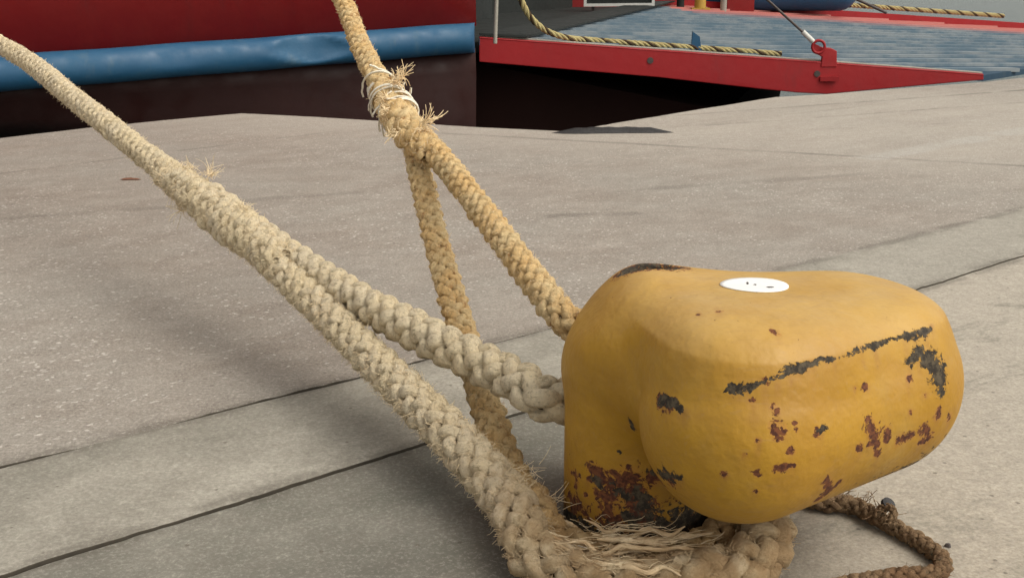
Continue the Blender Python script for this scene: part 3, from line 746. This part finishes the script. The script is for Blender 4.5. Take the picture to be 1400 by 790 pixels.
class Rope:
    def __init__(s): s.V = []; s.F = []; s.ST = []; s.SO = []; s.n = 0
    def add(s, V, F_, ST, SO):
        s.V.append(V); s.F.append(F_ + s.n); s.ST.append(ST); s.SO.append(SO); s.n += len(V)
    def braid(s, ctrl, rad, soil=None, step=.006, weave=.14, fat=.36, flat=.27, pitch=6.5, jitter=.02, phase=0., pairs=4, seed=0, taper_ends=0):
        """ctrl points; rad: radius or list of radii at ctrl points. Eight plaited strands."""
        pts, sl_ = spline(ctrl, step); n = len(pts)
        c = np.array([list(q) for q in ctrl]); cl_ = np.concatenate([[0], np.cumsum(np.linalg.norm(np.diff(c, axis=0), axis=1))]); cl_ *= sl_[-1] / cl_[-1]
        Rr = np.interp(sl_, cl_, rad) if hasattr(rad, '__len__') else np.full(n, rad)
        So = np.interp(sl_, cl_, soil) if soil is not None else np.zeros(n)
        T, N, B_ = frames([Vector(q) for q in pts]); T = np.array(T); N = np.array(N); B_ = np.array(B_)
        om = 2 * math.pi / (pitch * Rr); ph = np.cumsum(om * np.gradient(sl_)) + phase
        rng = np.random.RandomState(seed); nk_ = 16
        th = np.arange(8) * 2 * math.pi / 8           # dark core added so the gaps between strands look shaded
        V = pts[:, None, :] + (N[:, None] * np.cos(th)[None, :, None] + B_[:, None] * np.sin(th)[None, :, None]) * (Rr * .62)[:, None, None]
        i, j = np.meshgrid(np.arange(n - 1), np.arange(8), indexing='ij')
        s.add(V.reshape(-1, 3), np.stack([i * 8 + j, i * 8 + (j + 1) % 8, (i + 1) * 8 + (j + 1) % 8, (i + 1) * 8 + j], -1).reshape(-1, 4), np.zeros((n * 8, 3)), np.full(n * 8, 2.0))
        for sgn in (1, -1):
            for k in range(pairs):
                a = sgn * ph + k * 2 * math.pi / pairs + (0 if sgn > 0 else math.pi / pairs * .0)
                wv = sgn * np.cos(pairs * ph)
                jt = np.interp(sl_, np.linspace(0, sl_[-1], max(3, int(sl_[-1] / .05))), rng.normal(0, jitter, max(3, int(sl_[-1] / .05))))
                rr = Rr * (.62 + weave * wv + jt)
                ctr = pts + (N * np.cos(a)[:, None] + B_ * np.sin(a)[:, None]) * rr[:, None]
                tn = np.gradient(ctr, axis=0); tn /= np.linalg.norm(tn, axis=1)[:, None]
                rd = N * np.cos(a)[:, None] + B_ * np.sin(a)[:, None]; rd -= tn * (rd * tn).sum(1)[:, None]; rd /= np.linalg.norm(rd, axis=1)[:, None]
                sd_ = np.cross(tn, rd)
                th = np.arange(nk_) * 2 * math.pi / nk_
                nq = max(4, int(sl_[-1] / .014)); wob = 1 + np.clip(np.interp(sl_, np.linspace(0, sl_[-1], nq), rng.normal(0, .09, nq)), -.2, .2)
                hw = (Rr * fat * (1 + .10 * wv) * wob)[:, None, None]; hr = (Rr * flat * (1 + .18 * wv) * wob)[:, None, None]
                lob = (1 + .085 * np.cos(4 * (th[None, :] - sgn * sl_[:, None] * 34)) + rng.normal(0, .02, (n, nk_)))[:, :, None]
                V = ctr[:, None, :] + rd[:, None, :] * np.sin(th)[None, :, None] * hr * lob + sd_[:, None, :] * np.cos(th)[None, :, None] * hw * lob
                twist = sl_ * 26
                ST = np.zeros((n, nk_, 3)); ST[..., 0] = (th[None, :] / (2 * math.pi)) * 3 + twist[:, None] * .25; ST[..., 1] = sl_[:, None] * 10; ST[..., 2] = k * 3.3 + sgn
                i, j = np.meshgrid(np.arange(n - 1), np.arange(nk_), indexing='ij')
                Fq = np.stack([i * nk_ + j, (i + 1) * nk_ + j, (i + 1) * nk_ + (j + 1) % nk_, i * nk_ + (j + 1) % nk_], -1).reshape(-1, 4)
                s.add(V.reshape(-1, 3), Fq, ST.reshape(-1, 3), np.repeat(So, nk_))
        return pts, Rr, T, N, B_, So
    def fibre(s, pts, r0, r1, soil=0):
        pts = [Vector(q) for q in pts]; m_ = len(pts); T, N, B_ = frames(pts); V = []; 
        for i in range(m_):
            r = r0 + (r1 - r0) * i / (m_ - 1)
            for k in range(3):
                a = 2 * math.pi * k / 3; V.append(list(pts[i] + (N[i] * math.cos(a) + B_[i] * math.sin(a)) * r))
        Fq = np.array([(i * 3 + k, i * 3 + (k + 1) % 3, (i + 1) * 3 + (k + 1) % 3, (i + 1) * 3 + k) for i in range(m_ - 1) for k in range(3)])
        s.add(np.array(V), Fq, np.zeros((len(V), 3)), np.full(len(V), soil))
    def fuzz(s, info, per_m, ln, r=.0005, seed=1, s0=0, s1=1e9, soilk=1):
        pts, Rr, T, N, B_, So = info; rng = random.Random(seed)
        step = np.linalg.norm(pts[1] - pts[0]); n = len(pts)
        i0 = int(max(0, s0 / step)); i1 = int(min(n - 1, s1 / step))
        for _ in range(int(per_m * (i1 - i0) * step)):
            i = rng.randint(i0, i1); a = rng.uniform(0, 2 * math.pi)
            rd = Vector(N[i]) * math.cos(a) + Vector(B_[i]) * math.sin(a); sd_ = Vector(T[i]).cross(rd)
            p0 = Vector(pts[i]) + rd * Rr[i] * rng.uniform(.72, .95)
            L = ln * rng.uniform(.3, 1.3) ; d = (rd * rng.uniform(.15, 1) + Vector(T[i]) * rng.uniform(-1, 1) + sd_ * rng.uniform(-1, 1)).normalized()
            cv = Vector((rng.uniform(-1, 1), rng.uniform(-1, 1), rng.uniform(-1, .6))) * L * .35
            s.fibre([p0, p0 + d * L * .5 + cv * .25, p0 + d * L + cv], r, r * .6, So[i] * soilk)
    def build(s, name, mat, parent=None):
        V = np.concatenate(s.V); Fq = np.concatenate(s.F)
        me = bpy.data.meshes.new(name); me.vertices.add(len(V)); me.vertices.foreach_set('co', V.astype(np.float32).ravel())
        me.loops.add(len(Fq) * 4); me.loops.foreach_set('vertex_index', Fq.astype(np.int32).ravel())
        me.polygons.add(len(Fq)); me.polygons.foreach_set('loop_start', np.arange(0, len(Fq) * 4, 4, dtype=np.int32))
        me.update(calc_edges=True); me.polygons.foreach_set('use_smooth', [True] * len(Fq))
        a = me.attributes.new('st', 'FLOAT_VECTOR', 'POINT'); a.data.foreach_set('vector', np.concatenate(s.ST).astype(np.float32).ravel())
        a = me.attributes.new('soil', 'FLOAT', 'POINT'); a.data.foreach_set('value', np.concatenate(s.SO).astype(np.float32))
        return link(name, me, mat, parent)
def tuft(rp_, p0, d, n, ln, r=.0011, spread=.5, seed=0, seg=5, curl=.5, soil=0, droop=0):
    rng = random.Random(seed)
    for _ in range(n):
        v = (Vector(d).normalized() + Vector((rng.gauss(0, spread), rng.gauss(0, spread), rng.gauss(0, spread)))).normalized()
        q = Vector(p0) + Vector((rng.gauss(0, .008), rng.gauss(0, .008), rng.gauss(0, .008))); pts_ = [q.copy()]
        L = ln * rng.uniform(.5, 1.2); bend = Vector((rng.gauss(0, curl), rng.gauss(0, curl), rng.gauss(0, curl)))
        for k in range(seg):
            v = (v + bend / seg + Vector((0, 0, -droop / seg))).normalized(); q = q + v * L / seg; pts_.append(q.copy())
        rp_.fibre(pts_, r, r * .6, soil)

V3 = Vector
# --- rope A: thick cream rope from the left, eye splice, both legs round the foot of the bollard
RA_ = .051
main = [P(-900, -190, 9.3), P(-400, -120, 7.6), P(0, 62, 5.9), P(110, 142, 5.05), P(205, 217, 4.4), P(262, 262, 4.05), P(330, 318, 3.72)]
lower = [P(330, 322, 3.72), P(400, 385, 3.40), P(480, 462, 3.10), P(560, 540, 2.83), P(635, 615, 2.62), P(685, 672, 2.5), V3((.02, 2.17, .085)), V3((.06, 2.06, .058)), V3((.17, 1.995, .055)), V3((.30, 1.99, .055)), V3((.43, 2.03, .055)), V3((.515, 2.14, .06)),
         V3((.52, 2.30, .07)), V3((.45, 2.47, .10)), V3((.32, 2.56, .16)), V3((.17, 2.54, .22)), P(757, 549, 2.60), P(700, 518, 2.69), P(600, 468, 2.90), P(500, 416, 3.18), P(420, 366, 3.46), P(335, 304, 3.74)]
soilA = [0, 0, 0, 0, .1, .3, .6, .8, .9, .9, .9, .9, .8, .6, .4, .2, 0, 0, 0, 0, 0, 0]
ra = Rope(); fa = Rope()
i1 = ra.braid(main, [RA_, RA_, RA_, RA_, RA_, .060, .058], seed=1, weave=.08, fat=.27, flat=.22, pairs=6, pitch=6.5, jitter=.04)
ra_r = [.046, .050, .050, .053, .056, .057, .058, .056, .054, .054, .055, .056, .054, .05, .05, .05, .05, .05, .05, .049, .048, .045]
i2 = ra.braid(lower[:11], ra_r[:11], soil=soilA[:11], seed=2, weave=.10, fat=.29, flat=.24, pairs=5, pitch=6.2, jitter=.045)
i4 = ra.braid(lower[9:], ra_r[9:], soil=soilA[9:], seed=4, weave=.15, fat=.37, jitter=.03, pitch=6.0)
# tucks of the splice laid over the throat
spl = [P(225, 236, 4.25), P(262, 262, 4.03), P(300, 292, 3.86), P(345, 326, 3.64), P(390, 362, 3.46)]
i3 = ra.braid(spl, [.052, .066, .074, .070, .045], seed=3, phase=1.1, weave=.12, fat=.27, flat=.22, pairs=6, pitch=5, jitter=.06)
fa.fuzz(i1, 1500, .012, .0008, 11); fa.fuzz(i2, 4500, .014, .0007, 12); fa.fuzz(i4, 700, .010, .0006, 13); fa.fuzz(i4, 3200, .014, .0007, 15, 0, .75); fa.fuzz(i3, 3400, .018, .0009, 14)
for (u, v, d_, dr, n_, ln) in [(238, 245, 4.1, (-1, -.2, -.3), 10, .09), (250, 288, 4.0, (-1, 0, -.4), 14, .07), (285, 240, 4.0, (.5, .3, .6), 26, .06), (262, 232, 4.1, (-.2, 0, 1), 16, .05),
                           (330, 285, 3.7, (.5, 0, .6), 14, .04), (300, 310, 3.8, (-.6, 0, -.6), 12, .04)]:
    tuft(fa, P(u, v, d_), dr, int(n_ * 1.6), ln, .0010, .5, int(u), seg=7, curl=1.8)
ropeA = ra.build('mooring_rope', M['ropeA'])
tag(ropeA, 'thick weathered cream mooring rope from the left edge, spliced eye round the bollard foot', 'rope', 'mooring ropes looped round the bollard')
# --- rope B: tan rope from the top, splice at the middle, legs behind the bollard and down to its foot
rb = Rope(); fb = Rope(); RB_ = .039
main = [P(-60, -760, 8.6), P(230, -350, 6.3), P(462, -10, 4.55), P(492, 60, 4.25), P(524, 122, 3.95), P(552, 166, 3.72), P(575, 198, 3.58)]
i1 = rb.braid(main, [RB_, RB_, RB_, RB_, .042, .05, .046], seed=5, weave=.11, fat=.29, flat=.24, pairs=5, pitch=5.8, jitter=.04)
legs = [P(563, 190, 3.64), P(580, 262, 3.45), P(602, 350, 3.25), P(628, 440, 3.06), P(650, 510, 2.92), P(676, 590, 2.76), P(702, 660, 2.63), V3((.045, 2.24, .085)), V3((.09, 2.145, .05)), V3((.2, 2.10, .045)), V3((.33, 2.105, .045)),
        V3((.435, 2.18, .05)), V3((.455, 2.32, .07)), V3((.40, 2.46, .14)), V3((.29, 2.53, .26)), V3((.20, 2.53, .36)), P(778, 440, 2.66), P(742, 398, 2.76), P(690, 330, 2.96), P(640, 264, 3.2), P(600, 214, 3.42), P(570, 180, 3.62)]
soilB = [.0, .0, 0, 0, 0, 0, .3, .7, .9, .9, .9, .9, .7, .4, .2, 0, 0, 0, 0, 0, 0, 0]
i2 = rb.braid(legs, [.036, .038, .039, .040, .040, .042, .045, .048, .048, .046, .046, .046, .044, .04, .04, .04, .04, .04, .039, .038, .038, .036], soil=soilB, seed=6, weave=.11, fat=.29, flat=.24, pairs=5, pitch=5.8, jitter=.045)
i3 = rb.braid([P(520, 118, 3.93), P(538, 150, 3.76), P(556, 176, 3.62), P(590, 214, 3.44)], [.042, .054, .058, .036], seed=7, phase=.7)
fb.fuzz(i1, 1300, .010, .0008, 21); fb.fuzz(i2, 2000, .010, .0006, 22); fb.fuzz(i3, 1800, .016, .0009, 23)
for (u, v, d_, dr, n_, ln) in [(540, 112, 3.75, (.9, -.2, .25), 16, .055), (544, 106, 3.78, (.5, -.2, .8), 12, .06), (580, 168, 3.5, (1, -.2, .35), 14, .065), (575, 180, 3.5, (.8, -.2, .0), 10, .05),
                           (532, 155, 3.65, (-1, -.2, -.1), 22, .045), (540, 180, 3.5, (-.7, -.3, -.7), 14, .035), (530, 135, 3.7, (-.8, -.3, .2), 12, .035)]:
    tuft(fb, P(u, v, d_), dr, int(n_ * 1.8), ln, .0018, .42, int(u * 3), seg=7, curl=1.9)
ropeB = rb.build('mooring_rope', M['ropeB'])
tag(ropeB, 'tan yellowish mooring rope coming down from the top edge, frayed white splice above two legs', 'rope', 'mooring ropes looped round the bollard')
# shaggy fibres at the foot of the bollard
rngy = random.Random(77)
for k in range(17):                                                # opened-up yarns and matted strands lying over the turns
    r0 = rngy.uniform(.20, .37); zz = rngy.uniform(.085, .118) - max(0, r0 - .33) * 1.3 - max(0, .24 - r0) * .6; a0 = R(rngy.uniform(212, 256) if r0 > .29 else rngy.uniform(196, 250)); a1 = a0 + R(rngy.uniform(22, 56))
    ctrl = []
    for i in range(6):
        t = i / 5; a = a0 + (a1 - a0) * t; r = r0 + rngy.uniform(-.012, .012) + (.03 * t if k % 3 == 0 else 0)
        ctrl.append((BC[0] + math.cos(a) * r, BC[1] + math.sin(a) * r, max(.012, zz + rngy.uniform(-.012, .012))))
    q, _ = spline(ctrl, .006); m_ = len(q); rad_ = rngy.uniform(.003, .007); q = [V3(v) for v in q]
    T_, N_, B2 = frames(q); V = []; ph0 = rngy.uniform(0, 6)
    for i in range(m_):
        e = min(1, i / 6, (m_ - 1 - i) / 8) * .75 + .25
        for kk in range(7):
            a = 2 * math.pi * kk / 7 + i * .25 + ph0; w_ = 1 + .28 * math.cos(3 * (a - ph0 - i * .25)) ; V.append(list(q[i] + (N_[i] * math.cos(a) + B2[i] * math.sin(a)) * rad_ * e * w_))
    Fq = np.array([(i * 7 + kk, i * 7 + (kk + 1) % 7, (i + 1) * 7 + (kk + 1) % 7, (i + 1) * 7 + kk) for i in range(m_ - 1) for kk in range(7)])
    ST = np.zeros((len(V), 3)); ST[:, 0] = np.tile(np.arange(7) * .4, m_); ST[:, 1] = np.repeat(np.arange(m_) * .06, 7); ST[:, 2] = k
    fa.add(np.array(V), Fq, ST, np.full(len(V), rngy.uniform(.4, 1)))
    for _ in range(14):                                              # fibres that follow the yarn
        i = rngy.randint(0, m_ - 8); L_ = rngy.randint(5, 16); of = V3((rngy.gauss(0, .006), rngy.gauss(0, .006), abs(rngy.gauss(0, .006))))
        seg_ = [q[min(m_ - 1, i + j_)] + of * (1 + .25 * j_ / 2) + V3((0, 0, rngy.gauss(0, .0015))) for j_ in range(0, L_, 2)]
        if len(seg_) > 2: fa.fibre(seg_, .0008, .0004, rngy.uniform(.1, .9))
for k in range(60):
    u, v = random.uniform(690, 760), random.uniform(640, 740)
    tuft(fa, P(u, v, 2.45), (random.uniform(-.5, 1), -.2, random.uniform(-1, .5)), 5, .045, .0007, .5, 900 + k, soil=.4)
f_ = fa.build('frayed_fibres', M['fibA'], ropeA); tag(f_, kind='stuff')
yb = Rope()
for k in range(17):                                                  # pale lashing yarn wound round the splice
    t = k / 25; c0_ = P(522, 120, 3.9).lerp(P(562, 182, 3.66), t); ax = (P(562, 182, 3.66) - P(522, 120, 3.9)).normalized(); n1_ = ax.cross(V3((0, 1, 0))).normalized(); n2_ = ax.cross(n1_)
    tl = random.uniform(-.5, .5); ph_ = random.uniform(0, 6.3); sp_ = random.uniform(2.2, 4.5); r_ = .050 + .012 * math.sin(t * 3.1) + random.uniform(-.003, .004)
    pts_ = [c0_ + (n1_ * math.cos(ph_ + a) + n2_ * math.sin(ph_ + a)) * (r_ + (.02 * max(0, a / sp_ - .85) / .15)) + ax * (tl * .05 * a) for a in np.linspace(0, sp_, 14)]
    yb.fibre(pts_, .0052, .0036)
yo = yb.build('lashing_yarn', M['white_f'], ropeB)
f_ = fb.build('frayed_fibres', M['fibB'], ropeB); tag(f_, kind='stuff')
wf = Rope()
for (pts_, r) in [([(712, 715, 2.38), (735, 738, 2.33), (765, 755, 2.3), (800, 770, 2.27), (850, 785, 2.25)], .0022), ([(770, 748, 2.3), (800, 757, 2.27), (830, 768, 2.26), (858, 790, 2.24)], .0018),
                  ([(790, 772, 2.25), (815, 772, 2.25), (835, 778, 2.24), (850, 792, 2.24)], .0024), ([(780, 782, 2.25), (784, 770, 2.25), (820, 768, 2.25)], .0016), ([(705, 700, 2.4), (716, 722, 2.36), (740, 732, 2.33)], .002),
                  ([(760, 735, 2.32), (800, 748, 2.28), (850, 760, 2.26), (880, 768, 2.25)], .0012), ([(800, 790, 2.22), (830, 783, 2.22), (860, 788, 2.22)], .0016)]:
    q, _ = spline([P(*a) for a in pts_], .01); wf.fibre([V3(a) for a in q], r, r * .7)
wo_ = wf.build('loose_yarns', M['white_f'], ropeA)
# --- thin rope lying on the slab to the right of the bollard
mm = rope_mat('small_brown_rope', (.30, .18, .10), (.42, .29, .17), (.16, .10, .07), extra=(.10, .13, .09)); M['ropeC'] = mm
rc_ = Rope(); fc = Rope()
g = lambda u, v, z=.017: G(u, v, z)
ic = rc_.braid([g(1085, 668), g(1120, 685, .02), g(1165, 690, .02), g(1200, 708, .02), g(1240, 730), g(1275, 752), g(1290, 768), g(1282, 782), g(1240, 786), g(1190, 792), g(1120, 806), g(1000, 830)],
               [.019, .021, .021, .019, .018, .018, .018, .018, .018, .018, .018, .018], seed=9, step=.004, pitch=6, jitter=.05)
fc.fuzz(ic, 500, .012, .0005, 31)
for k, (u, v) in enumerate([(1160, 684), (1180, 688), (1200, 700), (1215, 710)]): tuft(fc, g(u, v, .035), (.3, 0, 1), 14, .035, .001, .6, 40 + k, curl=1.5)
loop = [g(1196, 706, .03), g(1206, 694, .05), g(1218, 694, .055), g(1222, 704, .045), g(1214, 714, .03)]
rc_.braid(loop, .009, seed=12, step=.003, pitch=7)
rope3 = rc_.build('rope_end', M['ropeC']); tag(rope3, 'thin dirty brown rope curling on the pale concrete right of the bollard', 'rope')
f_ = fc.build('frayed_fibres', M['ropeC'], rope3); tag(f_, kind='stuff')
mb = MB(); q = G(1203, 700, .03); q2 = P(1213, 690, (q - CP).dot(CF) - .02); dd = (q2 - q).normalized()
mb.tube([q - dd * .02, q2], .011, 12); mb.tube([q2, q2 + dd * .008], [.016, .015], 12)
o = mb.build('bolt', M['black']); tag(o, 'black round-headed bolt sticking up out of the thin brown rope', 'bolt')

# yellow-black ropes along the ramp edges
mm = NT('yellow_black_rope', .8, .2); st = mm.attr('st', 'Vector'); sp = mm.n('SeparateXYZ'); mm.put(sp.inputs[0], st)
c = mm.mix(mm.ramp(sp.outputs[2], 2.0, 2.2), (.40, .34, .16), (.06, .038, .02)); c = mm.mix(mm.ramp(mm.noise(mm.pos(), 20, 4), .5, .7, (0, .5)), c, (.3, .2, .08)); mm.color(c); M['ropeY'] = mm.m
def twisted(ctrl, r, pitch, label):
    pts, sl_ = spline(ctrl, .02); n = len(pts); T, N, B_ = frames([V3(q) for q in pts]); T = np.array(T); N = np.array(N); B_ = np.array(B_); rp_ = Rope(); nk_ = 8
    for k in range(4):
        a = sl_ / pitch * 2 * math.pi + k * math.pi / 2; ctr = pts + (N * np.cos(a)[:, None] + B_ * np.sin(a)[:, None]) * r * .55; th = np.arange(nk_) * 2 * math.pi / nk_
        V = ctr[:, None] + (N[:, None] * np.cos(th)[None, :, None] + B_[:, None] * np.sin(th)[None, :, None]) * r * .5
        ST = np.zeros((n, nk_, 3)); ST[..., 2] = k
        i, j = np.meshgrid(np.arange(n - 1), np.arange(nk_), indexing='ij')
        rp_.add(V.reshape(-1, 3), np.stack([i * nk_ + j, i * nk_ + (j + 1) % nk_, (i + 1) * nk_ + (j + 1) % nk_, (i + 1) * nk_ + j], -1).reshape(-1, 4), ST.reshape(-1, 3), np.zeros(n * nk_))
    o = rp_.build('twisted_rope', M['ropeY']); tag(o, label, 'rope', 'twisted ropes on the ramp'); return o
y0 = 11.25
near = [PY(690, -120, 11.0), PY(700, -40, 11.0), PY(713, 2, 11.05), PY(727, 26, 11.1), PY(748, 43, 11.15), PY(775, 52, 11.2)]
for u, v in ((810, 52), (860, 55), (910, 60), (950, 64), (1000, 67), (1040, 70), (1074, 73)):
    q = along(u) + V3((0, .22, 0)); near.append(V3((q.x, q.y, on_ramp(q) + .04)))
twisted(near, .029, .22, 'yellow and dark twisted rope hanging down then lying along the near edge of the ramp')
farp = []
for u in (1062, 1090, 1130, 1200, 1270, 1330, 1372):
    rr_ = ray(u, 20); k_ = rr_.x / rr_.y; d_ = far1 - far0; t_ = (k_ * far0.y - far0.x) / (d_.x - k_ * d_.y)
    q = far0 + d_ * t_; farp.append(q + V3((0, 0, .20)))
twisted(farp, .04, .30, 'yellow and dark twisted rope lying along the far red edge of the ramp')

# ------------------------------------------------------------------ small things on the quay
def blob(name, c, rx, ry, hgt, mat, label, cat, rot=0, seed=0, group=None, n=26):
    rng = random.Random(seed); mb = MB(); out = []
    for k in range(n):
        a = 2 * math.pi * k / n; r = 1 + .22 * math.sin(a * 3 + seed) + rng.uniform(-.12, .12)
        x, y = math.cos(a) * rx * r, math.sin(a) * ry * r; out.append(V3((c.x + x * math.cos(rot) - y * math.sin(rot), c.y + x * math.sin(rot) + y * math.cos(rot), c.z)))
    ins = [c + (q - c) * .62 + V3((0, 0, hgt * rng.uniform(.8, 1.2))) for q in out]
    mb.add(out + ins + [c + V3((0, 0, hgt))], [(k, (k + 1) % n, n + (k + 1) % n, n + k) for k in range(n)] + [(n + k, n + (k + 1) % n, 2 * n) for k in range(n)], True)
    o = mb.build(name, mat); tag(o, label, cat, group); return o
blob('rubber_strip', G(840, 181, .002), .40, .06, .03, M['black'], 'flattened black rubber strip lying at the far quay edge below the ramp', 'rubber strip', .05, 3)
blob('dead_leaf', G(178, 245, .004), .05, .022, .006, M['leaf'], 'small reddish brown dead leaf on the concrete left of the cream rope', 'leaf', -.1, 2)
blob('pebble', G(1296, 746, .0), .007, .006, .006, M['steel'], 'small dark pebble just right of the thin brown rope bend', 'pebble', 0, 5, n=10)
print('SCENE BUILT', len(bv))
